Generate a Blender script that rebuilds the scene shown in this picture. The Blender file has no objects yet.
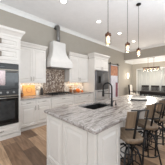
import bpy, bmesh, math, random
from mathutils import Vector, Matrix
random.seed(7)
SC = bpy.context.scene
COL = SC.collection
PI = math.pi

# ------------------------------------------------------------------ camera
cd = bpy.data.cameras.new('camera')
cam = bpy.data.objects.new('camera', cd); COL.objects.link(cam)
cam.location = (0, 0, 1.40)
cam.rotation_euler = (PI/2, 0, -math.radians(90-46.1))
cd.sensor_width = 36; cd.sensor_fit = 'HORIZONTAL'
cd.lens = 36*116/165
cd.shift_y = -1.5/165
cd.clip_start = 0.05
SC.camera = cam

# ------------------------------------------------------------------ world, exposure, big lights
w = bpy.data.worlds.new('world'); SC.world = w; w.use_nodes = True
bg = w.node_tree.nodes['Background']
bg.inputs[0].default_value = (0.88, 0.94, 1.0, 1); bg.inputs[1].default_value = .8
SC.view_settings.view_transform = 'Standard'
SC.view_settings.look = 'None'
SC.view_settings.gamma = 1
SC.view_settings.exposure = 0.0
SC.view_settings.use_curve_mapping = False

def area(name, loc, target, sx, sy, power, color=(1, 1, 1), spread=180):
    l = bpy.data.lights.new(name, 'AREA'); l.shape = 'RECTANGLE'; l.size = sx; l.size_y = sy
    l.energy = power; l.color = color; l.spread = math.radians(spread)
    o = bpy.data.objects.new(name, l); COL.objects.link(o); o.location = loc
    d = Vector(target)-Vector(loc)
    o.rotation_euler = d.to_track_quat('-Z', 'Y').to_euler()
    return o
area('living_side_fill_light', (-3.2, 0.0, 1.5), (1.0, 1.2, 3.6), 3.6, 2.4, 78, (.95, .98, 1), 150)  # added fill from behind the camera, no window built; tilted up at the ceiling
area('open_side_fill_light', (3.5, -4.6, 1.5), (4, -1, 3.6), 7.5, 2.6, 60, (.93, .97, 1), 150)  # unseen fill added on the open side, tilted up to brighten the ceiling
area('added_ceiling_uplight', (1.6, -1.8, 1.9), (1.5, -1.1, 3.6), 5.6, 3.0, 205, (.85, .93, 1))  # added upward fill, no such lamp in the room; lifts the ceiling brightness
area('dining_window_light', (9.95, 2.1, 1.6), (6, 2.1, 1.6), 3.2, 2.0, 8, (.97, .99, 1))

# ------------------------------------------------------------------ materials
def new_mat(name):
    m = bpy.data.materials.new(name); m.use_nodes = True
    nt = m.node_tree; b = nt.nodes['Principled BSDF']
    return m, nt, b
def lin(c):
    return tuple(((v/255)/12.92 if v/255 <= .04045 else ((v/255+.055)/1.055)**2.4) for v in c)+(1,)
def coords(nt, scale=(1, 1, 1), rot=(0, 0, 0)):
    tc = nt.nodes.new('ShaderNodeTexCoord'); mp = nt.nodes.new('ShaderNodeMapping')
    mp.inputs['Scale'].default_value = scale; mp.inputs['Rotation'].default_value = rot
    nt.links.new(tc.outputs['Object'], mp.inputs[0]); return mp.outputs[0]
def ramp(nt, fac, stops):
    r = nt.nodes.new('ShaderNodeValToRGB'); e = r.color_ramp.elements
    while len(e) < len(stops): e.new(.5)
    for i, (p, c) in enumerate(stops): e[i].position = p; e[i].color = lin(c)
    nt.links.new(fac, r.inputs[0]); return r.outputs[0]
def noise(nt, vec, scale, detail=4, rough=.55, dist=0):
    n = nt.nodes.new('ShaderNodeTexNoise'); n.inputs['Scale'].default_value = scale
    n.inputs['Detail'].default_value = detail; n.inputs['Roughness'].default_value = rough
    n.inputs['Distortion'].default_value = dist
    nt.links.new(vec, n.inputs['Vector']); return n.outputs['Fac']
def mix(nt, fac, a, b, mode='MIX'):
    x = nt.nodes.new('ShaderNodeMix'); x.data_type = 'RGBA'; x.blend_type = mode
    for s, v in ((0, fac), (6, a), (7, b)):
        if hasattr(v, 'links'): nt.links.new(v, x.inputs[s])
        else: x.inputs[s].default_value = v
    return x.outputs[2]
def paint(name, c, rough=.5, metal=0, var=.03, scale=6):
    m, nt, b = new_mat(name)
    n = noise(nt, coords(nt), scale)
    c1 = tuple(max(0, v*(1-var)) for v in c); c2 = tuple(min(255, v*(1+var)) for v in c)
    col = ramp(nt, n, [(.3, c1), (.7, c2)])
    nt.links.new(col, b.inputs['Base Color'])
    b.inputs['Roughness'].default_value = rough; b.inputs['Metallic'].default_value = metal
    return m
def emit(name, c, s):
    m, nt, b = new_mat(name)
    b.inputs['Base Color'].default_value = lin(c)
    b.inputs['Emission Color'].default_value = lin(c); b.inputs['Emission Strength'].default_value = s
    return m
M = {}
M['wall'] = paint('greige_wall_paint', (169, 162, 151), .85, var=.01)
M['dwall'] = M['wall']
M['ceil'] = paint('white_ceiling_paint', (244, 245, 247), .9, var=.01)
M['trimw'] = paint('white_trim_paint', (232, 232, 230), .5, var=.01)
M['cab'] = paint('ivory_cabinet_paint', (213, 208, 202), .38, var=.012)
M['hood'] = paint('white_plaster', (216, 213, 209), .6, var=.012)
M['steel'] = paint('brushed_steel', (150, 148, 145), .32, 1, var=.05, scale=20)
M['dsteel'] = paint('dark_grey_steel', (95, 95, 97), .4, .9, var=.05)
M['pipe'] = paint('galvanised_duct', (128, 126, 124), .42, .8, var=.08)
M['nickel'] = paint('brushed_nickel', (120, 112, 102), .35, 1)
M['black'] = paint('black_metal', (15, 14, 14), .45, .3)
M['blackgl'] = paint('black_oven_glass', (16, 17, 18), .06, 0)
M['ovenpanel'] = paint('oven_control_black', (28, 26, 26), .35, 0)
M['ovenin'] = paint('oven_window_grey', (44, 45, 46), .15, 0, var=.2, scale=9)
M['bronze'] = paint('oil_rubbed_bronze', (88, 60, 44), .5, .6, var=.1)
M['sink'] = paint('dark_composite_sink', (34, 33, 34), .35, 0)
M['towel'] = paint('pale_pink_cloth', (224, 208, 210), .95, var=.08, scale=30)
M['orange'] = paint('orange_pumpkin_skin', (226, 112, 36), .5, var=.1, scale=20)
M['palegourd'] = paint('pale_gourd_skin', (236, 214, 178), .55, var=.06, scale=20)
M['stemg'] = paint('dry_stem', (110, 92, 54), .8)
M['darkjar'] = paint('dark_glazed_ceramic', (46, 42, 40), .3)
M['browncer'] = paint('brown_glazed_ceramic', (140, 88, 50), .4, var=.15, scale=18)
M['whitecer'] = paint('white_ceramic', (232, 228, 220), .25)
M['darkwood'] = paint('espresso_wood', (24, 20, 19), .5, var=.2, scale=8)
M['linen'] = paint('ivory_linen', (222, 215, 205), .9, var=.04, scale=40)
M['leaf'] = paint('dried_wheat', (214, 178, 120), .9, var=.15, scale=30)
M['lamp_on'] = emit('recessed_lamp_glow', (255, 250, 240), 9)
M['bulb'] = emit('warm_filament_glow', (255, 214, 156), 4.5)
M['bulb2'] = emit('dim_filament_glow', (255, 216, 170), 1.8)
M['sconce_on'] = emit('sconce_shade_glow', (255, 246, 230), 1.5)
M['strip_on'] = emit('warm_strip_glow', (255, 205, 140), 3)

# wood of stools
def wood(name, a, b_, sc=(30, 3, 3), rough=.5):
    m, nt, b = new_mat(name)
    v = coords(nt, sc)
    n = noise(nt, v, 1.6, 6, .6, .6)
    nt.links.new(ramp(nt, n, [(.3, a), (.7, b_)]), b.inputs['Base Color'])
    b.inputs['Roughness'].default_value = rough
    return m
M['stoolwood'] = wood('weathered_stool_wood', (84, 68, 54), (132, 112, 90))
M['board'] = wood('maple_board_wood', (205, 140, 72), (232, 172, 100), (4, 4, 30))
M['boardring'] = wood('walnut_inlay_wood', (170, 100, 45), (200, 130, 66), (4, 4, 30))
M['barn'] = wood('reddish_barn_wood', (120, 70, 46), (196, 142, 112), (14, 1, 3), .7)
M['barnpale'] = wood('whitewashed_barn_wood', (168, 166, 176), (214, 213, 220), (12, 1, 2), .7)
M['maroon'] = wood('maroon_stained_wood', (92, 46, 60), (140, 84, 98), (12, 1, 2), .7)

def floor_mat():
    m, nt, b = new_mat('wood_plank_floor')
    v = coords(nt, (1, 1, 1), (0, 0, PI/2))
    br = nt.nodes.new('ShaderNodeTexBrick')
    br.offset = .37; br.offset_frequency = 2
    br.inputs['Scale'].default_value = 1
    br.inputs['Brick Width'].default_value = 1.25; br.inputs['Row Height'].default_value = .25
    br.inputs['Mortar Size'].default_value = .003; br.inputs['Mortar Smooth'].default_value = .1
    br.inputs['Bias'].default_value = 0
    br.inputs['Color1'].default_value = (0, 0, 0, 1); br.inputs['Color2'].default_value = (1, 1, 1, 1)
    br.inputs['Mortar'].default_value = (.1, .1, .1, 1)
    nt.links.new(v, br.inputs['Vector'])
    base = ramp(nt, br.outputs['Color'], [(0, (108, 82, 63)), (.3, (146, 116, 91)), (.65, (186, 152, 121)), (1, (214, 182, 150))])
    n = noise(nt, coords(nt, (14, 1.6, 1)), 1.5, 6, .6, .8)
    g = ramp(nt, n, [(.3, (180, 172, 165)), (.7, (255, 255, 255))])
    c = mix(nt, 1.0, base, g, 'MULTIPLY')
    c = mix(nt, br.outputs['Fac'], c, lin((70, 54, 42)))
    nt.links.new(c, b.inputs['Base Color'])
    b.inputs['Roughness'].default_value = .42
    return m
M['floor'] = floor_mat()

def granite():
    m, nt, b = new_mat('streaked_grey_granite')
    v = coords(nt, (.55, 3.2, 2.5), (0, 0, math.radians(-8)))
    n1 = noise(nt, v, 3.4, 8, .62, 1.1)
    n2 = noise(nt, coords(nt), 45, 3, .7)
    a = ramp(nt, n1, [(.28, (84, 76, 72)), (.38, (134, 126, 121)), (.49, (182, 176, 172)), (.57, (150, 142, 137)), (.63, (104, 95, 90)), (.72, (168, 162, 158))])
    s = ramp(nt, n2, [(.34, (140, 132, 126)), (.5, (255, 255, 255))])
    c = mix(nt, .5, a, s, 'MULTIPLY')
    nt.links.new(c, b.inputs['Base Color'])
    b.inputs['Roughness'].default_value = .2
    return m
M['granite'] = granite()

def mosaic(name, stops, scale):
    m, nt, b = new_mat(name)
    v = coords(nt)
    vo = nt.nodes.new('ShaderNodeTexVoronoi'); vo.inputs['Scale'].default_value = scale
    nt.links.new(v, vo.inputs['Vector'])
    sep = nt.nodes.new('ShaderNodeSeparateColor'); nt.links.new(vo.outputs['Color'], sep.inputs[0])
    c = ramp(nt, sep.outputs[0], stops)
    nt.links.new(c, b.inputs['Base Color']); b.inputs['Roughness'].default_value = .25
    return m
M['mosaic'] = mosaic('pale_mosaic_tile', [(0, (168, 152, 136)), (.4, (205, 195, 182)), (.8, (232, 226, 216))], 26)
M['mosaicd'] = mosaic('brown_pebble_mosaic', [(0, (92, 72, 60)), (.4, (130, 108, 92)), (.75, (160, 140, 122)), (1, (206, 192, 176))], 26)

def glass(name, tint=(1, 1, 1, 1), alpha=.85):
    m, nt, b = new_mat(name)
    out = nt.nodes['Material Output']
    tr = nt.nodes.new('ShaderNodeBsdfTransparent'); tr.inputs[0].default_value = tint
    gl = nt.nodes.new('ShaderNodeBsdfGlossy'); gl.inputs['Roughness'].default_value = .03
    ms = nt.nodes.new('ShaderNodeMixShader'); ms.inputs[0].default_value = 1-alpha
    nt.links.new(tr.outputs[0], ms.inputs[1]); nt.links.new(gl.outputs[0], ms.inputs[2])
    nt.links.new(ms.outputs[0], out.inputs[0]); return m
M['glass'] = glass('clear_glass', (.95, .92, .88, 1), .78)
def sheer():
    m, nt, b = new_mat('sheer_white_fabric')
    out = nt.nodes['Material Output']
    tl = nt.nodes.new('ShaderNodeBsdfTranslucent'); tl.inputs[0].default_value = (.88, .88, .86, 1)
    df = nt.nodes.new('ShaderNodeBsdfDiffuse'); df.inputs[0].default_value = (.66, .655, .62, 1)
    tr = nt.nodes.new('ShaderNodeBsdfTransparent')
    a = nt.nodes.new('ShaderNodeMixShader'); a.inputs[0].default_value = .45
    c = nt.nodes.new('ShaderNodeMixShader')
    n = noise(nt, coords(nt, (1, 1, .02)), 60, 2)
    mr = nt.nodes.new('ShaderNodeMapRange'); mr.inputs['To Min'].default_value = .2; mr.inputs['To Max'].default_value = .5
    nt.links.new(n, mr.inputs[0]); nt.links.new(mr.outputs[0], c.inputs[0])
    nt.links.new(tl.outputs[0], a.inputs[1]); nt.links.new(df.outputs[0], a.inputs[2])
    nt.links.new(a.outputs[0], c.inputs[1]); nt.links.new(tr.outputs[0], c.inputs[2])
    nt.links.new(c.outputs[0], out.inputs[0]); return m
M['sheer'] = sheer()

# ------------------------------------------------------------------ mesh helpers
X_, Y_, Z_ = Vector((1, 0, 0)), Vector((0, 1, 0)), Vector((0, 0, 1))
def obj(name, bm, m, parent=None, smooth=False, bevel=0, loc=None):
    bmesh.ops.remove_doubles(bm, verts=bm.verts, dist=1e-5)
    bmesh.ops.recalc_face_normals(bm, faces=bm.faces)
    me = bpy.data.meshes.new(name); bm.to_mesh(me); bm.free()
    mats = m if isinstance(m, (list, tuple)) else [m]
    for k in mats: me.materials.append(k)
    if smooth:
        for p in me.polygons: p.use_smooth = True
    o = bpy.data.objects.new(name, me); COL.objects.link(o)
    if loc: o.location = loc
    if parent: o.parent = parent
    if bevel:
        b = o.modifiers.new('bevel', 'BEVEL'); b.width = bevel; b.segments = 2; b.limit_method = 'ANGLE'
    return o
def tag(o, label=None, cat=None, group=None, kind=None):
    if label: o['label'] = label
    if cat: o['category'] = cat
    if group: o['group'] = group
    if kind: o['kind'] = kind
    return o
def thing(name, label, cat, loc=(0, 0, 0), rz=0, group=None):
    o = bpy.data.objects.new(name, None); COL.objects.link(o)
    o.empty_display_size = .1
    o.location = loc; o.rotation_euler = (0, 0, rz)
    return tag(o, label, cat, group)
def struct(name, bm, m, parent=None, bevel=0):
    o = obj(name, bm, m, parent, bevel=bevel)
    if not parent: o['kind'] = 'structure'
    return o
def bx(x0, x1, y0, y1, z0, z1, bm=None):
    bm = bm or bmesh.new()
    v = [bm.verts.new((x, y, z)) for x in (x0, x1) for y in (y0, y1) for z in (z0, z1)]
    for f in ((0, 1, 3, 2), (4, 6, 7, 5), (0, 4, 5, 1), (2, 3, 7, 6), (0, 2, 6, 4), (1, 5, 7, 3)):
        bm.faces.new([v[i] for i in f])
    return bm
def tube(pts, r, seg=8, bm=None, closed=False):
    bm = bm or bmesh.new()
    pts = [Vector(p) for p in pts]; n = len(pts)
    rad = r if isinstance(r, (list, tuple)) else [r]*n
    rings = []
    up = None
    for i, p in enumerate(pts):
        if closed: t = (pts[(i+1) % n]-pts[i-1]).normalized()
        elif i == 0: t = (pts[1]-p).normalized()
        elif i == n-1: t = (p-pts[-2]).normalized()
        else: t = ((pts[i+1]-p).normalized()+(p-pts[i-1]).normalized()).normalized()
        if up is None:
            up = t.orthogonal().normalized()
        up = (up-t*up.dot(t)).normalized()
        s = t.cross(up)
        rings.append([bm.verts.new(p+(up*math.cos(2*PI*k/seg)+s*math.sin(2*PI*k/seg))*rad[i]) for k in range(seg)])
    m = n if closed else n-1
    for i in range(m):
        a, b = rings[i], rings[(i+1) % n]
        for k in range(seg):
            bm.faces.new((a[k], a[(k+1) % seg], b[(k+1) % seg], b[k]))
    if not closed:
        bm.faces.new(rings[0][::-1]); bm.faces.new(rings[-1])
    return bm
def lathe(prof, c=(0, 0, 0), seg=24, bm=None, ribs=0, ribamp=0, close=True):
    bm = bm or bmesh.new(); c = Vector(c); rings = []
    for r, z in prof:
        ring = []
        for k in range(seg):
            a = 2*PI*k/seg
            rr = r*(1-ribamp*abs(math.cos(ribs*a/2))) if ribs else r
            ring.append(bm.verts.new(c+Vector((rr*math.cos(a), rr*math.sin(a), z))))
        rings.append(ring)
    for a, b in zip(rings, rings[1:]):
        for k in range(seg):
            bm.faces.new((a[k], a[(k+1) % seg], b[(k+1) % seg], b[k]))
    if close:
        if prof[0][0] > 1e-4: bm.faces.new(rings[0][::-1])
        if prof[-1][0] > 1e-4: bm.faces.new(rings[-1])
    return bm
def panel(o, u, v, w, h, prof, bm=None):
    """nested rectangles; prof = (inset, height outwards along u x v)"""
    bm = bm or bmesh.new(); o = Vector(o); n = u.cross(v); loops = []
    for ins, ht in prof:
        loops.append([bm.verts.new(o+u*a+v*b+n*ht) for a, b in ((ins, ins), (w-ins, ins), (w-ins, h-ins), (ins, h-ins))])
    bm.faces.new(loops[0][::-1])
    for a, b in zip(loops, loops[1:]):
        for k in range(4): bm.faces.new((a[k], a[(k+1) % 4], b[(k+1) % 4], b[k]))
    bm.faces.new(loops[-1])
    return bm
def prof_for(w, h, t=.02):
    f = min(.058, min(w, h)*.24)
    if min(w, h) < .2:
        return [(0, 0), (0, t), (f*.7, t), (f*.7+.006, t-.009), (f*.7+.012, t-.009), (f*.7+.03, t-.001)]
    return [(0, 0), (0, t), (f, t), (f+.010, t-.012), (f+.022, t-.012), (f+.045, t-.002)]
def crown_bm(path, prof, bm=None):
    """path of (x,y) points, outward = left of travel; prof = (out, z)"""
    bm = bm or bmesh.new(); P = [Vector((p[0], p[1])) for p in path]; rings = []
    for i, p in enumerate(P):
        def nrm(a, b):
            d = (b-a).normalized(); return Vector((-d.y, d.x))
        if i == 0: n = nrm(P[0], P[1])
        elif i == len(P)-1: n = nrm(P[-2], P[-1])
        else:
            a, b = nrm(P[i-1], p), nrm(p, P[i+1]); n = (a+b)/(1+a.dot(b))
        rings.append([bm.verts.new((p.x+n.x*o, p.y+n.y*o, z)) for o, z in prof])
    for a, b in zip(rings, rings[1:]):
        for k in range(len(prof)):
            bm.faces.new((a[k], a[(k+1) % len(prof)], b[(k+1) % len(prof)], b[k]))
    bm.faces.new(rings[0][::-1]); bm.faces.new(rings[-1])
    return bm
def pull_h(x, y, z, L=.1, parent=None):   # bow pull on a -Y face
    pts = [(x-L/2, y, z), (x-L/2, y-.025, z), (x-L/4, y-.032, z), (x+L/4, y-.032, z), (x+L/2, y-.025, z), (x+L/2, y, z)]
    return obj('handle', tube(pts, .006, 6), M['nickel'], parent, True)
def pull_v(x, y, z, L=.12, parent=None):
    pts = [(x, y, z-L/2), (x, y-.025, z-L/2), (x, y-.032, z-L/4), (x, y-.032, z+L/4), (x, y-.025, z+L/2), (x, y, z+L/2)]
    return obj('handle', tube(pts, .006, 6), M['nickel'], parent, True)
def front(name, x0, x1, z0, z1, y, parent, pull=None, m=None):
    g = .002
    w, h = x1-x0-2*g, z1-z0-2*g
    d = obj(name, panel((x0+g, y, z0+g), X_, Z_, w, h, prof_for(w, h)), m or M['cab'], parent)
    if pull == 'h': pull_h((x0+x1)/2, y-.019, (z0+z1)/2, .11, d)
    elif pull: pull_v(pull[0], y-.019, pull[1], .12, d)
    return d
def copy_tree(o, parent=None):
    c = o.copy(); COL.objects.link(c); c.parent = parent
    for ch in list(o.children): copy_tree(ch, c)
    return c

# ------------------------------------------------------------------ the room
WY = 4.06; CZ = 3.60; HX = 8.17; FX = 9.60; DZ = 2.93
struct('floor', bx(-3.4, FX+.15, -4.8, WY+.15, -.1, 0), M['floor'])
struct('ceiling', bx(-3.4, HX+.02, -4.8, WY+.15, CZ, CZ+.1), M['ceil'])
tag(struct('ceiling', bx(HX+.15, FX+.15, -4.8, WY+.15, DZ, DZ+.1), M['ceil']))
struct('wall_left', bx(-3.4, FX+.15, WY, WY+.15, 0, CZ), M['wall'])
# header above the dining opening
struct('wall_header', bx(HX, HX+.15, -4.8, WY, 2.92, CZ), M['wall'])
# far wall with the window opening
W0, W1, WZ = 0.35, 3.62, 2.26
bm = bx(FX, FX+.15, W1, WY, 0, DZ); bx(FX, FX+.15, -4.8, W0, 0, DZ, bm); bx(FX, FX+.15, W0, W1, WZ, DZ, bm)
bx(FX, FX+.15, W0, W1, 0, .12, bm)
struct('wall_far', bm, M['wall'])
CR = [(0, CZ-.12), (.012, CZ-.12), (.02, CZ-.1), (.06, CZ-.04), (.09, CZ-.02), (.1, CZ), (0, CZ)]
struct('trim_1', crown_bm([(HX-.001, -4.8), (HX-.001, WY-.001), (-3.4, WY-.001)], CR), M['trimw'])
CR2 = [(o*1.1, DZ-(CZ-z)*1.35) for o, z in CR]
struct('trim_2', crown_bm([(FX-.001, -4.8), (FX-.001, WY-.001), (HX+.151, WY-.001)], CR2), M['trimw'])
struct('trim_3', bx(HX-.004, HX+.15, -4.8, WY-.01, 2.900, 2.9195), M['trimw'])
struct('baseboard_left', bx(5.08, 6.14, WY-.016, WY-.001, 0, .14), M['trimw'])
struct('baseboard_far', bx(7.24, FX-.001, WY-.016, WY-.001, 0, .14), M['trimw'])
# window
bm = bmesh.new()
t = .07
bx(FX+.03, FX+.10, W0, W1, WZ-t, WZ, bm); bx(FX+.03, FX+.10, W0, W1, .12, .12+t, bm)
for y in (W0, W0+(W1-W0)/3-t/2, W0+2*(W1-W0)/3-t/2, W1-t): bx(FX+.03, FX+.10, y, y+t, .12+t, WZ-t, bm)
for z in (.85, 1.55): bx(FX+.045, FX+.085, W0, W1, z-.012, z+.012, bm)
for k in range(3):
    yc = W0+(k+.5)*(W1-W0)/3; bx(FX+.046, FX+.084, yc-.012, yc+.012, .2, WZ-t, bm)
win = struct('window_1', bm, M['trimw'])
obj('window_pane', bx(FX+.060, FX+.068, W0+.01, W1-.01, .13, WZ-.01), M['glass'], win)
bm = bx(FX-.02, FX-.001, W0-.09, W0, 0, WZ+.1); bx(FX-.02, FX-.001, W1, W1+.09, 0, WZ+.1, bm); bx(FX-.02, FX-.001, W0, W1, WZ, WZ+.1, bm)
obj('window_casing', bm, M['trimw'], win)
# sheers
def curtain(y0, y1, label):
    bm = bmesh.new(); n = 70; prev = None
    for i in range(n+1):
        y = y0+(y1-y0)*i/n; x = FX-.075+.022*math.sin(i*1.15)+.008*math.sin(i*.37)
        a = bm.verts.new((x, y, .02)); b = bm.verts.new((x, y, WZ+.02))
        if prev: bm.faces.new((prev[0], a, b, prev[1]))
        prev = (a, b)
    o = obj('sheer_curtain', bm, M['sheer'], None, True)
    s = o.modifiers.new('thick', 'SOLIDIFY'); s.thickness = .0015
    return tag(o, label, 'curtain', 'sheer curtains over the dining window')
curtain(2.02, W1-.02, 'left white sheer curtain panel hanging over the dining room window')
curtain(.4, 1.98, 'right white sheer curtain panel hanging over the dining window, cut by the frame')
tag(obj('curtain_rod', tube([(FX-.075, .3, WZ+.035), (FX-.075, W1+.08, WZ+.035)], .012, 8), M['trimw'], None, True), 'thin white curtain rod above the dining room window', 'curtain rod')

# ------------------------------------------------------------------ oven tower
TY = 3.29
tw = thing('oven_cabinet', 'tall ivory cabinet that houses the black double oven, at far left', 'cabinet', (0, 0, 0))
TX0, TX1 = .08, .93
bm = bx(TX0, TX0+.045, TY, WY-.004, .1, 2.47); bx(TX1-.045, TX1, TY, WY-.004, .1, 2.47, bm)
bx(TX0+.045, TX1-.045, TY, WY-.004, 1.83, 2.47, bm); bx(TX0+.045, TX1-.045, TY, WY-.004, .1, .335, bm)
bx(TX0, TX1, TY, WY-.004, 2.47, 2.50, bm)
bx(TX0+.045, TX1-.045, WY-.03, WY-.004, .335, 1.83, bm)
obj('body', bm, M['cab'], tw)
obj('toe_kick', bx(TX0, TX1, TY+.02, WY-.004, 0, .1), M['cab'], tw)
obj('base_moulding', bx(TX0, TX1+.006, TY-.012, TY+.02, 0, .085), M['cab'], tw)
CCR = [(0, 2.45), (.012, 2.45), (.018, 2.50), (.05, 2.56), (.085, 2.60), (.092, 2.65), (0, 2.65)]
obj('crown_moulding', crown_bm([(TX1, 3.69), (TX1, TY), (TX0, TY)][::-1], [(-o, z+.03) for o, z in CCR]), M['cab'], tw)
for z0, z1 in ((2.21, 2.46), (1.91, 2.19)):
    d = front('door', TX0+.03, TX1-.04, z0, z1, TY, tw)
    obj('handle', bx(.478, .515, TY-.045, TY-.018, z0+.07, z0+.19), M['nickel'], d, bevel=.004)
front('drawer', TX0+.03, TX1-.04, .115, .315, TY, tw, 'h')
# double oven
ov = thing('double_oven', 'black and steel double wall oven built into the tall cabinet', 'oven', (0, 0, 0))
OX0, OX1, OY = TX0+.05, TX1-.05, TY-.022
obj('housing', bx(OX0, OX1, OY+.022, WY-.1, .345, 1.82), M['ovenpanel'], ov)
obj('control_panel', bx(OX0, OX1, OY, OY+.02, 1.69, 1.815), M['ovenpanel'], ov)
obj('display', bx(.42, .58, OY-.003, OY, 1.73, 1.78), M['blackgl'], ov)
def oven_door(z0, z1):
    d = obj('oven_door', panel((OX0, OY+.02, z0), X_, Z_, OX1-OX0, z1-z0, [(0, 0), (0, .024), (.006, .026)]), M['blackgl'], ov)
    obj('window', panel((OX0+.09, OY-.006, z0+.07), X_, Z_, OX1-OX0-.18, z1-z0-.2, [(0, 0), (0, .002)]), M['ovenin'], d)
    hz = z1-.055
    obj('handle', tube([(OX0+.04, OY-.006, hz), (OX0+.04, OY-.05, hz), (OX1-.04, OY-.05, hz), (OX1-.04, OY-.006, hz)], .013, 8), M['steel'], d, True)
    obj('steel_trim', bx(OX0, OX1, OY-.007, OY+.012, z1-.022, z1+.004), M['nickel'], d)
oven_door(1.20, 1.68)
obj('vent_strip', bx(OX0, OX1, OY, OY+.02, 1.06, 1.195), M['ovenpanel'], ov)
for k in range(5):
    obj('knob', lathe([(.026, 0), (.026, .012), (.02, .03), (.018, .03)], (0, 0, 0), 14), M['steel'], ov, True).matrix_basis = Matrix.Translation((OX0+.1+k*.135, OY, 1.125)) @ Matrix.Rotation(PI/2, 4, 'X')
oven_door(.40, 1.05)
obj('base_vent', bx(OX0, OX1, OY-.002, OY+.02, .345, .395), M['ovenpanel'], ov)
# towel over upper handle
bm = bmesh.new(); prev = None
for i in range(9):
    x = .36+.22*i/8; q = .004*math.sin(i*1.7)
    col = [bm.verts.new(p) for p in ((x, OY-.032+q*.3, 1.30), (x, OY-.033, 1.62), (x, OY-.042, 1.642), (x, OY-.058, 1.642), (x, OY-.067, 1.62), (x, OY-.069+q, 1.33))]
    if prev:
        for k in range(5): bm.faces.new((prev[k], col[k], col[k+1], prev[k+1]))
    prev = col
tl = obj('dish_towel', bm, M['towel'], None, True); s = tl.modifiers.new('t', 'SOLIDIFY'); s.thickness = .003; s.offset = 1
tag(tl, 'pale pink towel draped over the upper oven handle', 'towel')

# ------------------------------------------------------------------ base cabinets along the wall
BY = 3.445
def base_unit(x0, x1, label, layout):
    c = thing('base_cabinet', label, 'cabinet', (0, 0, 0), 0, 'ivory base cabinets along the left wall')
    obj('body', bx(x0+.001, x1-.001, BY, WY-.004, .1, .872), M['cab'], c)
    obj('toe_kick', bx(x0+.001, x1-.001, BY+.06, WY-.004, 0, .1), M['cab'], c)
    obj('base_moulding', bx(x0+.001, x1-.001, BY+.03, BY+.058, 0, .07), M['cab'], c)
    if layout == 'doors':
        xm = (x0+x1)/2
        for a, b in ((x0+.012, xm), (xm, x1-.012)):
            front('drawer', a, b, .70, .862, BY, c, 'h')
            front('door', a, b, .12, .69, BY, c, ((xm-.045 if a < x0+.1 else xm+.045), .61))
    else:
        for z0, z1 in ((.70, .862), (.42, .69), (.12, .41)):
            if layout == 'split' and z0 > .6:
                xm = (x0+x1)/2
                front('drawer', x0+.012, xm, z0, z1, BY, c, 'h'); front('drawer', xm, x1-.012, z0, z1, BY, c, 'h')
            else: front('drawer', x0+.012, x1-.012, z0, z1, BY, c, 'h')
    return c
base_unit(.935, 1.89, 'ivory base cabinet with two doors beside the oven tower', 'doors')
base_unit(1.89, 2.85, 'ivory base cabinet of drawers under the cooktop', 'drawers')
base_unit(2.85, 3.955, 'ivory base cabinet between the cooktop and the refrigerator panel', 'split')
tag(obj('countertop', bx(.935, 3.955, BY-.045, WY-.004, .873, .913), M['granite'], None, bevel=.004), 'grey granite countertop along the left wall under the cooktop', 'countertop')
# backsplash
tag(obj('backsplash', bx(.935, 3.955, WY-.014, WY-.002, .915, 1.366), M['mosaic'], None), 'pale stone mosaic backsplash between countertop and wall cabinets', 'backsplash')
tag(obj('backsplash', bx(1.90, 2.82, WY-.032, WY-.016, .916, 1.862), M['mosaicd'], None), 'brown pebble mosaic panel on the wall behind the cooktop', 'backsplash')

# ------------------------------------------------------------------ wall cabinets
UY = 3.76
def wall_cab(x0, x1, label, sides):
    c = thing('wall_cabinet', label, 'cabinet', (0, 0, 0), 0, 'ivory wall cabinets either side of the hood')
    obj('body', bx(x0, x1, UY, WY-.016, 1.37, 2.44), M['cab'], c)
    xm = (x0+x1)/2
    for a, b, s in ((x0+.006, xm, -1), (xm, x1-.006, 1)):
        front('door', a, b, 1.375, 2.43, UY, c, (xm+s*.04, 1.47))
    path = [(x0, UY), (x1, UY)]
    if sides: path.append((x1, WY-.016))
    obj('crown_moulding', crown_bm(path, [(-o*.55, 2.455+(z-2.45)*.62) for o, z in CCR]), M['cab'], c)
    obj('light_rail', bx(x0, x1, UY-.018, UY, 1.335, 1.372), M['cab'], c)
    obj('light_strip', bx(x0+.08, x1-.08, UY+.13, UY+.16, 1.358, 1.3695), M['strip_on'], c)
    a = area('under_cabinet_lamp', (xm, UY+.145, 1.352), (xm, UY+.165, 0), x1-x0-.2, .04, 1.9, (1, .86, .68))
    return c
wall_cab(.935, 1.86, 'ivory two-door wall cabinet between the oven tower and the hood', True)
wall_cab(2.87, 3.955, 'ivory two-door wall cabinet between the hood and the refrigerator', False)

# ------------------------------------------------------------------ hood
hx = 2.40
hd = thing('range_hood', 'white flared plaster range hood above the cooktop with grey vent pipe', 'range hood', (hx, WY, 0))
def loft(sections, bm=None):   # (halfwidth, depth, z)
    bm = bm or bmesh.new(); L = []
    for hw, dp, z in sections:
        L.append([bm.verts.new(p) for p in ((-hw, -dp, z), (hw, -dp, z), (hw, -.036, z), (-hw, -.036, z))])
    for a, b in zip(L, L[1:]):
        for k in range(4): bm.faces.new((a[k], a[(k+1) % 4], b[(k+1) % 4], b[k]))
    bm.faces.new(L[0][::-1]); bm.faces.new(L[-1]); return bm
sec = []
for i in range(9):
    f = i/8; e = (1-f)**2.2
    sec.append((.265+(.455-.265)*e, .34+(.50-.34)*e, 2.13+(2.66-2.13)*f))
obj('canopy', loft(sec), M['hood'], hd)
obj('chimney', loft([(.265, .34, 2.66), (.265, .34, 2.83), (.25, .325, 2.845), (.25, .325, 2.86)]), M['hood'], hd)
obj('skirt', loft([(.45, .50, 1.885), (.475, .525, 1.89), (.475, .525, 2.075), (.462, .51, 2.095), (.462, .51, 2.12), (.45, .5, 2.13)]), M['hood'], hd)
obj('insert', loft([(.40, .47, 1.868), (.40, .47, 1.886)]), M['dsteel'], hd)
for s in (-.2, .2):
    obj('filter', bx(s-.18, s+.18, -.44, -.1, 1.86, 1.869), M['steel'], hd)
pz = 3.43
arc = [(.02, -.20+.09*(1-math.cos(a)), pz+.08*math.sin(a)) for a in [k*PI/2/6 for k in range(7)]]
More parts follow.
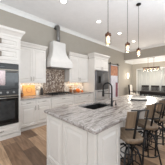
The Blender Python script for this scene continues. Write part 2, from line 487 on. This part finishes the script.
pp = obj('vent_pipe', tube([(.02, -.20, 2.855)]+[(.02, -.20, 3.1)]+arc+[(.02, -.002, pz+.08)], .068, 16), M['pipe'], hd, True)
obj('seam_band', tube([(.02, -.20, 3.12), (.02, -.20, 3.14)], .073, 16), M['pipe'], pp)
obj('flange', tube([(.02, -.014, pz+.08), (.02, -.003, pz+.08)], .09, 20), M['dsteel'], pp)

# cooktop
ct = thing('cooktop', 'black gas cooktop set on the granite below the hood', 'cooktop', (hx, 3.74, .9135))
obj('tray', bx(-.45, .45, -.26, .26, 0, .012), M['black'], ct, bevel=.003)
for gx in (-.29, 0, .29):
    bm = bmesh.new()
    for a in (-.13, 0, .13): bx(gx+a-.006, gx+a+.006, -.22, .22, .038, .05, bm)
    for b in (-.21, -.07, .07, .21): bx(gx-.136, gx+.136, b-.006, b+.006, .038, .05, bm)
    for a in (-.13, .13):
        for b in (-.21, .21): bx(gx+a-.007, gx+a+.007, b-.007, b+.007, .012, .038, bm)
    obj('grate', bm, M['black'], ct)
    for b in (-.12, .12):
        obj('burner', lathe([(.045, .012), (.045, .022), (.03, .03), (0, .03)], (gx, b, 0), 16), M['dsteel'], ct, True)
for k in range(5):
    obj('knob', lathe([(.019, .012), (.017, .036), (0, .036)], (-.18+k*.09, -.238, 0), 12), M['steel'], ct, True)

# ------------------------------------------------------------------ refrigerator and its surround
FY = 3.36
fs = thing('refrigerator_cabinet', 'ivory cabinet surround with side panels and doors above the refrigerator', 'cabinet', (0, 0, 0))
obj('side_panel', bx(3.96, 3.998, FY, WY-.004, 0, 1.90), M['cab'], fs)
obj('side_panel', bx(4.99, 5.03, FY, WY-.004, 0, 1.90), M['cab'], fs)
obj('body', bx(3.96, 5.03, FY, WY-.004, 1.90, 2.44), M['cab'], fs)
for a, b, s in ((3.97, 4.495, -1), (4.495, 5.02, 1)): front('door', a, b, 1.91, 2.43, FY, fs, (4.495+s*.04, 1.99))
obj('crown_moulding', crown_bm([(3.96, UY-.08), (3.96, FY), (5.03, FY), (5.03, WY-.004)], [(-o*.9, z) for o, z in CCR]), M['cab'], fs)
fr = thing('refrigerator', 'dark stainless french door refrigerator standing in the ivory surround', 'refrigerator', (0, 0, 0))
obj('body', bx(4.005, 4.985, FY-.0, WY-.05, .02, 1.885), M['ovenpanel'], fr)
M['fridge'] = paint('dark_stainless', (128, 128, 132), .3, 1, var=.08, scale=3)
M['fridge_reflect'] = paint('stainless_painted_reflection', (205, 205, 206), .5, .9, var=.05, scale=3)  # paler than the doors: a bright reflection put into the drawer colour
for a, b, hxk in ((4.003, 4.492, 4.45), (4.498, 4.985, 4.54)):
    d = obj('door', bx(a, b, FY-.07, FY-.004, 1.0, 1.88), M['fridge'], fr, bevel=.008)
    obj('handle', tube([(hxk, FY-.07, 1.12), (hxk, FY-.12, 1.14), (hxk, FY-.12, 1.74), (hxk, FY-.07, 1.76)], .012, 8), M['steel'], d, True)
obj('water_dispenser', bx(4.16, 4.34, FY-.075, FY-.07, 1.3, 1.62), M['blackgl'], fr, bevel=.002)
for z0, z1 in ((.62, .99), (.06, .61)):
    d = obj('drawer', bx(4.003, 4.985, FY-.07, FY-.004, z0, z1), M['fridge_reflect'], fr, bevel=.008)
    obj('handle', tube([(4.12, FY-.07, z1-.07), (4.13, FY-.12, z1-.07), (4.86, FY-.12, z1-.07), (4.87, FY-.07, z1-.07)], .012, 8), M['black'], d, True)

# ------------------------------------------------------------------ barn door
bd = thing('barn_door', 'sliding barn door with brown upper planks hanging on black rail', 'door', (6.19, WY, 0))
obj('frame', (lambda bm: (bx(0, .06, -.085, -.045, .03, 2.42, bm), bx(.94, 1.0, -.085, -.045, .03, 2.42, bm), bx(.09, .91, -.085, -.045, .03, .16, bm), bx(.09, .91, -.085, -.045, 2.38, 2.42, bm), bx(.09, .91, -.085, -.045, 1.66, 1.74, bm), bm)[-1])(bmesh.new()), M['barnpale'], bd)
def planks(name, x0, x1, z0, z1, n, m, par=bd):
    bm = bmesh.new(); wv = (x1-x0)/n
    for k in range(n): bx(x0+k*wv+.002, x0+(k+1)*wv-.002, -.075, -.055, z0, z1, bm)
    return obj(name, bm, m, par)
tag(planks('upper_panel', .06, .94, 1.74, 2.38, 6, M['barn']), 'reddish brown plank panel')
planks('lower_panel', .06, .66, .16, 1.66, 4, M['barnpale'])
planks('upper_plank', .66, .94, 1.30, 1.66, 2, M['barnpale'])
tag(planks('stained_plank', .66, .94, .16, 1.30, 2, M['maroon']), 'maroon stained planks')
for x in (.04, .96):
    h = obj('hanger', bx(x-.022, x+.022, -.095, -.086, 1.25, 2.56), M['black'], bd)
    wmt = obj('wheel', tube([(x, -.085, 2.53), (x, -.055, 2.53)], .045, 16), M['black'], h)
bm = bx(-.2, 1.22, -.052, -.04, 2.465, 2.50); 
for x in (-.1, .35, .8, 1.15): tube([(x, -.04, 2.482), (x, -.001, 2.482)], .012, 8, bm)
tag(obj('door_rail', bm, M['black'], None, loc=(6.19, WY, 0)), 'flat black steel rail on the wall that carries the barn door', 'rail')

# sconce
sc_ = thing('wall_sconce', 'small lit white wall sconce beside the dining room window', 'wall lamp', (8.58, WY, 1.60))
obj('back_plate', bx(-.05, .05, -.02, -.002, .06, .32), M['nickel'], sc_, bevel=.004)
obj('shade', lathe([(.055, 0), (.07, .02), (.07, .38), (.055, .40)], (0, -.1, 0), 18), M['sconce_on'], sc_, True)
obj('arm', tube([(0, -.02, .2), (0, -.05, .2)], .012, 8), M['nickel'], sc_)

l = bpy.data.lights.new('sconce_glow', 'POINT'); l.energy = 9; l.color = (1, .93, .82); l.shadow_soft_size = .08
q = bpy.data.objects.new('sconce_glow', l); COL.objects.link(q); q.location = (8.58, WY-.3, 1.8)
# ------------------------------------------------------------------ things on the wall counter
CTZ = .9135
cb = thing('cutting_board', 'maple cutting board with round inlay leaning on the backsplash', 'cutting board', (1.19, 3.94, CTZ+.001))
t_ = math.radians(-12)
R_ = Matrix.Rotation(t_, 4, 'X')
b1 = obj('board', bx(0, .40, 0, .022, 0, .35), M['board'], cb, bevel=.006); b1.matrix_basis = Matrix.Translation((0, .005, .005)) @ R_
b2 = obj('inlay', tube([(.2+.085*math.cos(a), -.0005, .19+.085*math.sin(a)) for a in [k*2*PI/24 for k in range(24)]], .007, 6, closed=True), M['boardring'], cb); b2.matrix_basis = b1.matrix_basis
gr = thing('spice_crock', 'small brown crock at the counter corner beside the oven tower', 'jar', (1.10, 3.76, CTZ))
obj('pot', lathe([(.03, 0), (.042, .02), (.045, .08), (.035, .11), (.0, .11)]), M['browncer'], gr, True)
obj('lid', lathe([(.037, .11), (.035, .122), (.008, .13), (.01, .148), (0, .15)]), M['darkjar'], gr, True)
def jar(name, label, x, y, r, h, m, lm, cat='jar'):
    j = thing(name, label, cat, (x, y, CTZ))
    obj('vessel', lathe([(r*.8, 0), (r, r*.3), (r, h*.75), (r*.85, h*.9), (r*.8, h)], seg=20), m, j, True)
    obj('lid', lathe([(r*.84, h), (r*.84, h+.015), (r*.3, h+.02), (r*.2, h+.022), (r*.25, h+.045), (0, h+.05)], seg=16), lm, j, True)
    return j
jar('canister', 'white canister between the cutting board and the black canister', 1.64, 3.93, .05, .17, M['whitecer'], M['steel'], 'canister')
jar('canister', 'tall black canister left of the cooktop', 1.76, 3.86, .052, .22, M['darkjar'], M['darkjar'], 'canister')
# utensil crock
uc = thing('utensil_crock', 'brown crock holding wooden utensils right of the cooktop', 'crock', (3.02, 3.84, CTZ))
obj('pot', lathe([(.05, 0), (.065, .02), (.065, .13), (.06, .14), (.052, .14), (.052, .01), (0, .01)], seg=20), M['browncer'], uc, True)
for k in range(5):
    a = k*1.3
    u = tube([(.02*math.cos(a), .02*math.sin(a), .015), (.05*math.cos(a), .05*math.sin(a), .2)], .006, 6)
    tube([(.05*math.cos(a), .05*math.sin(a), .19), (.056*math.cos(a), .056*math.sin(a), .225), (.062*math.cos(a), .062*math.sin(a), .26)], [.008, .024, .01], 8, u)
    tag(obj('wooden_spoon', u, M['board'] if k % 2 else M['leaf'], None, True, loc=(3.02, 3.84, CTZ)), 'wooden spoon standing in the brown utensil crock', 'spoon', 'spoons in the utensil crock')
jar('canister', 'low brown canister just right of the utensil crock', 3.17, 3.78, .055, .11, M['browncer'], M['darkjar'], 'canister')
def pumpkin(x, y, r, h, label, m):
    p = thing('pumpkin', label, 'pumpkin', (x, y, CTZ), 0, 'pumpkins on the counter')
    prof = [(0.05*r, .05*h)]+[(r*math.sin(PI*(k+.6)/10.4)**.75, h*(1-math.cos(PI*(k+.6)/10.4))/2) for k in range(0, 10)]+[(.05*r, .93*h)]
    obj('flesh', lathe(prof, seg=40, ribs=9, ribamp=.12), m, p, True)
    obj('stem', tube([(0, 0, h*.9), (.004, 0, h*1.08), (.015, 0, h*1.2)], [.014, .010, .008], 6), M['stemg'], p, True)
pumpkin(3.36, 3.78, .10, .16, 'large orange pumpkin right of the brown canister', M['orange'])
pumpkin(3.52, 3.68, .055, .085, 'small orange pumpkin right of the large one', M['orange'])
pumpkin(3.56, 3.86, .085, .12, 'pale cream gourd behind the small orange pumpkin', M['palegourd'])
vs = thing('vase', 'white vase of dried wheat stems behind the pumpkins', 'vase', (3.38, 3.955, CTZ))
obj('vessel', lathe([(.03, 0), (.05, .05), (.045, .12), (.025, .16), (.03, .18), (0, .18)]), M['whitecer'], vs, True)
for k in range(9):
    a = k*2*PI/9; q = .05+.02*(k % 3)
    bm = tube([(.008*math.cos(a), .008*math.sin(a), .17), (q*math.cos(a), q*.5*math.sin(a), .27), (q*1.4*math.cos(a), q*.5*math.sin(a), .36)], [.002, .003, .008], 5)
    obj('stem', bm, M['leaf'], vs)

# ------------------------------------------------------------------ island
IX0, IX1, IY0, IY1 = .872, 4.05, .728, 1.845
SX0, SX1, SY0, SY1 = 1.50, 2.17, 1.285, 1.71
bm = bmesh.new()
def ringv(x0, x1, y0, y1, z): return [bm.verts.new(p) for p in ((x0, y0, z), (x1, y0, z), (x1, y1, z), (x0, y1, z))]
zt, zb = .915, .873
zt, zb = .915, .870
ot, ob_, it, ib = ringv(IX0, IX1, IY0, IY1, zt), ringv(IX0, IX1, IY0, IY1, zb), ringv(SX0, SX1, SY0, SY1, zt), ringv(SX0, SX1, SY0, SY1, zb)
for k in range(4):
    j = (k+1) % 4
    bm.faces.new((ot[k], ot[j], it[j], it[k])); bm.faces.new((ob_[j], ob_[k], ib[k], ib[j]))
    bm.faces.new((ob_[k], ob_[j], ot[j], ot[k])); bm.faces.new((it[k], it[j], ib[j], ib[k]))
tag(obj('island_countertop', bm, M['granite'], None, bevel=.014), 'large grey streaked granite slab on the kitchen island', 'countertop')
isl = thing('kitchen_island', 'ivory panelled kitchen island cabinet under the granite slab', 'kitchen island', (0, 0, 0))
bx0, by0, by1, bxe = .925, .776, 1.80, 1.45
bm = bmesh.new()
# body: end cabinet at full width, then recessed behind the knee space (leaves room for the sink)
bx(bx0, bxe-.02, by0, by1, .0, .869, bm)
bx(bxe-.02, 2.2, 1.02, by1, .0, .62, bm); bx(bxe-.02, 2.2, 1.02, 1.25, .62, .869, bm); bx(bxe-.02, 2.2, 1.74, by1, .62, .869, bm)
bx(2.2, 4.0, 1.02, by1, .0, .869, bm)
obj('body', bm, M['cab'], isl)
L = by1-by0
def ipanel(o, u, w, h, nm='panel'):
    f = .058
    return obj(nm, panel(o, u, Z_, w, h, [(0, 0), (0, .024), (f, .024), (f+.008, .004), (f+.018, .004), (f+.05, .02)]), M['cab'], isl)
half = (L-.05)/2
ipanel((bx0, by1-.012, .13), -Y_, .455, .725); ipanel((bx0, by1-.475, .13), -Y_, .455, .725)
ipanel((bx0+.03, by0, .13), X_, bxe-.02-bx0-.05, .725)
for k in range(4):
    x0 = 1.5+k*.62; ipanel((x0, 1.02, .13), X_, .58, .725)
for k in range(5): 
    x0 = bx0+.02+(k+1)*.615
    ipanel((x0, by1, .13), -X_, .58, .725, 'door')
obj('base_moulding', (lambda b: (bx(bx0-.02, bx0, by0-.02, by1, 0, .11, b), bx(bx0, bxe-.02, by0-.02, by0, 0, .11, b), b)[-1])(bmesh.new()), M['cab'], isl, bevel=.003)
obj('corner_post', bx(bx0-.012, bx0+.025, by0-.012, by0+.025, .11, .866), M['cab'], isl, bevel=.004)
obj('top_moulding', (lambda b: (bx(bx0-.014, bx0, by0-.014, by1, .853, .869, b), bx(bx0, bxe-.02, by0-.014, by0, .853, .869, b), b)[-1])(bmesh.new()), M['cab'], isl)
# sink
sk = thing('sink', 'dark undermount sink in the island countertop', 'sink', (0, 0, 0))
bm = bmesh.new()
g = .012
o1 = [(SX0-.02, SY0-.02), (SX1+.02, SY0-.02), (SX1+.02, SY1+.02), (SX0-.02, SY1+.02)]
bx(SX0-g, SX0, SY0-g, SY1+g, .66, .869, bm); bx(SX1, SX1+g, SY0-g, SY1+g, .66, .869, bm)
bx(SX0, SX1, SY0-g, SY0, .66, .869, bm); bx(SX0, SX1, SY1, SY1+g, .66, .869, bm); bx(SX0-g, SX1+g, SY0-g, SY1+g, .65, .66, bm)
obj('basin', bm, M['sink'], sk)
obj('drain', lathe([(.045, .6602), (.045, .664), (.03, .662), (0, .662)], ((SX0+SX1)/2, (SY0+SY1)/2, 0), 18), M['steel'], sk, True)
# faucet
fc = thing('faucet', 'black gooseneck pull-down faucet behind the island sink', 'faucet', (1.95, 1.215, .9155), math.radians(8))
obj('base', lathe([(.03, 0), (.03, .012), (.022, .02), (.02, .1), (.016, .105)], seg=18), M['black'], fc, True)
R = .092
arc = [(0, R-R*math.cos(a), .355+R*math.sin(a)) for a in [k*PI/12 for k in range(13)]]
obj('neck', tube([(0, 0, .1), (0, 0, .355)]+arc[1:]+[(0, 2*R, .28)], .015, 12), M['black'], fc, True)
obj('spray_head', tube([(0, 2*R, .29), (0, 2*R, .27), (0, 2*R, .19), (0, 2*R, .17)], [.017, .023, .025, .02], 12), M['black'], fc, True)
obj('docking_arm', tube([(0, 0, .24), (0, R, .24), (0, 2*R, .24)], .006, 8), M['black'], fc, True)
obj('lever', tube([(.018, 0, .07), (.05, 0, .075), (.12, -.01, .10)], [.009, .008, .006], 8), M['black'], fc, True)
so = thing('soap_dispenser', 'short black soap dispenser beside the faucet', 'soap dispenser', (2.10, 1.215, .9155))
obj('body', lathe([(.02, 0), (.02, .01), (.012, .015), (.011, .06)], seg=14), M['black'], so, True)
obj('spout', tube([(0, 0, .06), (0, 0, .085), (0, .03, .092), (0, .07, .082)], .006, 8), M['black'], so, True)
# tray
ty = thing('serving_tray', 'low oval white tray with its under-shade built as a dark base on the far end of the island', 'tray', (3.12, 1.15, .9155), math.radians(-45))
def oval(a, b, prof):
    bm = bmesh.new(); rings = []
    for s, z in prof: rings.append([bm.verts.new((a*s*math.cos(k*PI/18), b*s*math.sin(k*PI/18), z)) for k in range(36)])
    for p, q in zip(rings, rings[1:]):
        for k in range(36): bm.faces.new((p[k], p[(k+1) % 36], q[(k+1) % 36], q[k]))
    bm.faces.new(rings[0][::-1]); bm.faces.new(rings[-1]); return bm
obj('base', oval(.22, .14, [(.86, 0), (1, .026)]), M['darkwood'], ty)  # dark base stands in for the shadow under the tray
obj('dish', oval(.225, .145, [(.96, .0262), (1, .036), (.97, .036), (.9, .029)]), M['whitecer'], ty, True)

# ------------------------------------------------------------------ bar stools
def make_stool():
    s = thing('bar_stool', 'x', 'bar stool', (0, 0, 0), 0, 'bar stools along the island')
    SZ = .695
    # saddle seat
    bm = bmesh.new(); nu, nv = 12, 12; G = {}
    for lay in (0, 1):
        for i in range(nu+1):
            for j in range(nv+1):
                a = -1+2*i/nu; b = -1+2*j/nv
                # rounded square -> slight trapezoid, wider in front
                ra = a*math.sqrt(1-.28*b*b); rb = b*math.sqrt(1-.28*a*a)
                x = ra*(.138+.012*rb); y = rb*.19
                dip = -.014*(1-min(1, (a*a+b*b)))
                z = SZ+(dip if lay else -.058)
                if not lay: x *= .95; y *= .95
                G[lay, i, j] = bm.verts.new((x, y, z))
    for i in range(nu):
        for j in range(nv):
            bm.faces.new((G[1, i, j], G[1, i+1, j], G[1, i+1, j+1], G[1, i, j+1]))
            bm.faces.new((G[0, i, j], G[0, i, j+1], G[0, i+1, j+1], G[0, i+1, j]))
    for i in range(nu):
        for jj in (0, nv): bm.faces.new((G[0, i, jj], G[0, i+1, jj], G[1, i+1, jj], G[1, i, jj]))
    for j in range(nv):
        for ii in (0, nu): bm.faces.new((G[0, ii, j], G[0, ii, j+1], G[1, ii, j+1], G[1, ii, j]))
    obj('seat', bm, M['stoolwood'], s, True)
    # under-seat frame with bolts
    bm = bx(-.13, .13, -.012, .012, SZ-.074, SZ-.059); bx(-.012, .012, -.15, .15, SZ-.075, SZ-.060, bm)
    tube([(0, 0, SZ-.14), (0, 0, SZ-.075)], .045, 14, bm)
    obj('seat_bracket', bm, M['black'], s)
    obj('screw', tube([(0, 0, .22), (0, 0, SZ-.09)], .014, 10), M['dsteel'], s, True)
    BZ = .63
    # curved backrest plank on a leaning frame
    def yb(x, z):
        f = (z-BZ)/.43
        return -.125-.115*f+.9*x*x
    bm = bmesh.new(); n = 10; rows = []
    for off in (0, .016):
        row = []
        for i in range(n+1):
            x = -.135+.105*i/n
            for z in (BZ+.205, BZ+.225, BZ+.395, BZ+.415):
                row.append(bm.verts.new((x, yb(x, z)-off, z)))
        rows.append(row)
    for i in range(n):
        for k in range(3):
            a, b = i*4+k, (i+1)*4+k
            bm.faces.new((rows[0][a], rows[0][b], rows[0][b+1], rows[0][a+1])); bm.faces.new((rows[1][a], rows[1][a+1], rows[1][b+1], rows[1][b]))
        for k in (0, 3):
            a, b = i*4+k, (i+1)*4+k
            bm.faces.new((rows[0][a], rows[1][a], rows[1][b], rows[0][b]))
    for k in range(3):
        for e in (0, n*4): bm.faces.new((rows[0][e+k], rows[0][e+k+1], rows[1][e+k+1], rows[1][e+k]))
    obj('backrest', bm, M['stoolwood'], s)
    for q, r in ((-.012, .015), (.115, .0095)):
        pts = [(q*.4, -.04, BZ-.06), (q*.8, -.105, BZ-.062), (q, yb(q, BZ)-.012, BZ-.02)]+[(q, yb(q, BZ+h)-.012, BZ+h) for h in (.1, .2, .3, .43)]
        obj('back_post', tube(pts, r, 8), M['black'], s, True)
    for h, x0 in ((.43, -.10), (.185, -.135)):
        obj('back_rail', tube([(x0+(.115-x0)*k/8, yb(x0+(.115-x0)*k/8, BZ+h)-.010, BZ+h) for k in range(9)], .0075 if h > .3 else .011, 8), M['black'], s, True)
    for k in range(3):
        a = .5+k*2.1; c, d = math.cos(a), math.sin(a)
        obj('scroll', tube([(.03*c, .03*d, .52), (.10*c, .10*d, .46), (.13*c+.03*d, .13*d-.03*c, .38), (.09*c+.05*d, .09*d-.05*c, .31), (.02*c, .02*d, .27)], .008, 6), M['black'], s, True)
    for k in range(4):
        a = PI/4+k*PI/2; c, d = math.cos(a), math.sin(a)
        pts = [(.03*c, .03*d, .50), (.07*c, .07*d, .525), (.115*c, .115*d, .50), (.145*c, .145*d, .42), (.19*c, .19*d, .22), (.235*c, .235*d, .012)]
        lg = obj('leg', tube(pts, .013, 8), M['black'], s, True)
        obj('foot', lathe([(.02, 0), (.02, .01), (.012, .016)], (.237*c, .237*d, 0), 10), M['black'], lg, True)
        obj('brace', tube([(.014*c, .014*d, .23), (.10*c, .10*d, .27), (.168*c, .168*d, .31)], .006, 6), M['black'], s, True)
    obj('foot_ring', tube([(.19*math.cos(k*PI/16), .19*math.sin(k*PI/16), .22) for k in range(32)], .009, 8, closed=True), M['black'], s, True)
    obj('upper_ring', tube([(.125*math.cos(k*PI/12), .125*math.sin(k*PI/12), .47) for k in range(24)], .007, 8, closed=True), M['black'], s, True)
    obj('hub', tube([(0, 0, .21), (0, 0, .26)], .03, 12), M['black'], s)
    return s
st = make_stool()
spots = [(1.55, .705, -37, 'nearest industrial bar stool, its whole weathered wood seat in view'),
         (2.15, .68, -38, 'second bar stool from the camera, between the nearest and the third'),
         (2.72, .66, -35, 'third bar stool from the camera along the island'),
         (3.26, .66, -32, 'farthest bar stool, partly cut off by the right edge of the photo')]
for i, (x, y, a, lab) in enumerate(spots):
    o = st if i == 0 else copy_tree(st)
    o.location = (x, y, 0); o.rotation_euler = (0, 0, math.radians(a)); o['label'] = lab

# ------------------------------------------------------------------ pendants
def make_pendant(tall):
    p = thing('pendant_light', 'x', 'pendant lamp', (0, 0, CZ), 0, 'glass pendants over the island')
    obj('canopy', lathe([(.065, -.001), (.065, -.018), (.05, -.026), (.012, -.03)], seg=24), M['black'], p, True)
    zc = 2.32-CZ
    obj('cord', tube([(0, 0, -.028), (0, 0, zc-.0)], .0045, 6), M['black'], p)
    obj('cap', lathe([(.02, zc+.03), (.024, zc), (.055, zc-.006), (.060, zc-.045), (.05, zc-.05)], seg=20), M['bronze'], p, True)
    g = obj('glass_shade', lathe([(.048, zc-.05), (.058, zc-.075), (.058, zc-.19), (.048, zc-.215)], seg=20, close=False), M['glass'], p, True)
    s = g.modifiers.new('t', 'SOLIDIFY'); s.thickness = .002
    obj('bulb', lathe([(.014, zc-.052), (.018, zc-.065), (.028, zc-.095), (.030, zc-.12), (.022, zc-.15), (0, zc-.16)], seg=16), M['bulb'], p, True)
    return p
pn = make_pendant(True)
for i, (x, lab) in enumerate(((1.92, 'nearest glass pendant over the island, hanging lowest in view at left'), (2.76, 'middle glass pendant over the island'), (3.46, 'farthest glass pendant, its black ceiling canopy in view'))):
    o = pn if i == 0 else copy_tree(pn)
    o.location = (x, 1.28, CZ); o['label'] = lab
    l = bpy.data.lights.new('pendant_glow', 'POINT'); l.energy = 2.5; l.color = (1, .8, .55); l.shadow_soft_size = .03
    q = bpy.data.objects.new('pendant_glow', l); COL.objects.link(q); q.location = (x, 1.28, 2.06)

# recessed lights
def make_can():
    c = thing('recessed_light', 'x', 'ceiling light', (0, 0, CZ), 0, 'recessed ceiling lights in one row')
    obj('trim_ring', lathe([(.095, -.0005), (.095, -.006), (.075, -.008), (.072, -.0005)], seg=28), M['trimw'], c, True)
    obj('lens', lathe([(.071, -.009), (.071, -.004)], seg=24), M['lamp_on'], c)
    return c
cn = make_can()
for i, (x, lab) in enumerate(((1.84, 'recessed ceiling light nearest the camera, at the top edge'), (3.41, 'recessed ceiling light second from the camera, left of the nearest pendant'),
                              (4.93, 'third recessed ceiling light between the pendants'), (6.5, 'recessed ceiling light farthest from the camera, before the header'))):
    o = cn if i == 0 else copy_tree(cn)
    o.location = (x, 2.67, CZ); o['label'] = lab
    l = bpy.data.lights.new('can_beam', 'SPOT'); l.energy = (38, 44, 90, 180)[i]; l.spot_size = math.radians(120); l.spot_blend = .8; l.color = (1, .97, .93); l.shadow_soft_size = .07
    q = bpy.data.objects.new('can_beam', l); COL.objects.link(q); q.location = (x, 2.67, CZ-.03)

# ------------------------------------------------------------------ dining room
dt = thing('dining_table', 'dark wood dining table before the curtained window', 'dining table', (8.4, 1.9, 0))
obj('top', bx(-.5, .5, -1.05, 1.05, .71, .75), M['darkwood'], dt, bevel=.006)
obj('apron', (lambda b: (bx(-.44, -.41, -.98, .98, .56, .71, b), bx(.41, .44, -.98, .98, .56, .71, b), bx(-.41, .41, -.98, -.95, .56, .71, b), bx(-.41, .41, .95, .98, .56, .71, b), b)[-1])(bmesh.new()), M['darkwood'], dt)
for a in (-.41, .41):
    for b in (-.94, .94):
        obj('leg', lathe([(.03, 0), (.036, .1), (.042, .5), (.042, .6)], (a, b, 0), 10), M['darkwood'], dt)
def make_side_chair():
    c = thing('dining_chair', 'x', 'dining chair', (0, 0, 0), 0, 'dark dining chairs on the window side')
    obj('seat', bx(-.25, .25, -.2, .22, .44, .47), M['darkwood'], c, bevel=.006)
    for x in (-.235, .235):
        obj('leg', tube([(x, .19, 0), (x, .19, .44)], .018, 6), M['darkwood'], c)
        obj('back_post', tube([(x, -.2, 0), (x, -.19, .45), (x, -.23, 1.09)], .024, 6), M['darkwood'], c)
    obj('top_rail', bx(-.255, .255, -.25, -.215, .96, 1.09), M['darkwood'], c, bevel=.004)
    obj('lower_rail', bx(-.23, .23, -.225, -.2, .66, .71), M['darkwood'], c)
    for x in (-.16, -.08, 0, .08, .16): obj('slat', bx(x-.028, x+.028, -.232, -.21, .70, .96), M['darkwood'], c)
    return c
sc0 = make_side_chair()
for i, (y, lab) in enumerate(((2.97, 'dark slat-back chair on the window side, nearest the head chair'), (2.33, 'middle dark slat-back chair on the window side'), (1.70, 'dark slat-back chair on the window side at the right edge'))):
    o = sc0 if i == 0 else copy_tree(sc0)
    o.location = (9.08, y, 0); o.rotation_euler = (0, 0, PI/2); o['label'] = lab
def side(x, bm):
    v = [bm.verts.new(p) for p in ((x, -.32, .30), (x, -.225, .30), (x, -.275, 1.14), (x, -.37, 1.14), (x+.023, -.32, .30), (x+.023, -.225, .30), (x+.023, -.275, 1.14), (x+.023, -.37, 1.14))]
    for f in ((0, 1, 2, 3), (4, 7, 6, 5), (0, 4, 5, 1), (1, 5, 6, 2), (2, 6, 7, 3), (3, 7, 4, 0)): bm.faces.new([v[i] for i in f])
def make_parsons():
    c = thing('dining_chair', 'x', 'dining chair', (0, 0, 0))
    obj('seat', bx(-.24, .24, -.2, .25, .38, .49), M['linen'], c, bevel=.02)
    b = bx(-.24, .24, -.31, -.235, .38, 1.12); 
    for v in b.verts:
        if v.co.z > 1: v.co.y -= .05
    obj('backrest', b, M['linen'], c, bevel=.02)
    obj('frame', (lambda q: (side(-.264, q), side(.241, q), bx(-.25, .25, -.22, .25, .30, .38, q), q)[-1])(bmesh.new()), M['darkwood'], c)
    for x in (-.21, .21):
        obj('leg', tube([(x, .21, 0), (x, .21, .38)], [.014, .022], 6), M['darkwood'], c)
        obj('leg', tube([(x, -.27, 0), (x, -.22, .38)], [.014, .022], 6), M['darkwood'], c)
        obj('arm', tube([(x*1.2, -.25, .68), (x*1.2, .12, .66), (x*1.2, .2, .40)], .022, 6), M['darkwood'], c)
    return c
pc = make_parsons(); pc.location = (8.42, 3.36, 0); pc.rotation_euler = (0, 0, PI)
pc['label'] = 'ivory upholstered head chair with dark frame at the left end of the table'
# chandelier
ch = thing('chandelier', 'linear bronze chandelier with glass jar shades over the dining table', 'chandelier', (8.4, 2.34, DZ))
# (hangs under the dining ceiling)
zc = 2.27-DZ
obj('canopy', bx(-.05, .05, -.22, .22, -.03, -.001), M['bronze'], ch, bevel=.004)
for y in (-.17, .17): obj('rod', tube([(0, y, -.03), (0, y, zc)], .009, 6), M['bronze'], ch)
bm = bmesh.new()
for x in (-.1, .1): bx(x-.012, x+.012, -.48, .48, zc-.03, zc+.03, bm)
for y in (-.47, -.17, .17, .47): tube([(-.1, y, zc), (.1, y, zc)], .012, 6, bm)
obj('frame', bm, M['bronze'], ch)
for k in range(5):
    y = -.4+.2*k; x = 0
    s = obj('lamp_holder', lathe([(.04, zc+.01), (.062, zc-.01), (.062, zc-.05)], (x, y, 0), 14), M['bronze'], ch, True)
    g = obj('glass_jar', lathe([(.058, zc-.05), (.075, zc-.07), (.075, zc-.18), (.065, zc-.2)], (x, y, 0), 14, close=False), M['glass'], s, True)
    sm = g.modifiers.new('t', 'SOLIDIFY'); sm.thickness = .002
    obj('bulb', lathe([(.012, zc-.035), (.028, zc-.08), (.026, zc-.11), (0, zc-.13)], (x, y, 0), 10), M['bulb2'], s, True)

l = bpy.data.lights.new('chandelier_glow', 'POINT'); l.energy = 80; l.color = (1, .93, .82); l.shadow_soft_size = .25
q = bpy.data.objects.new('chandelier_glow', l); COL.objects.link(q); q.location = (8.4, 2.34, 1.9)
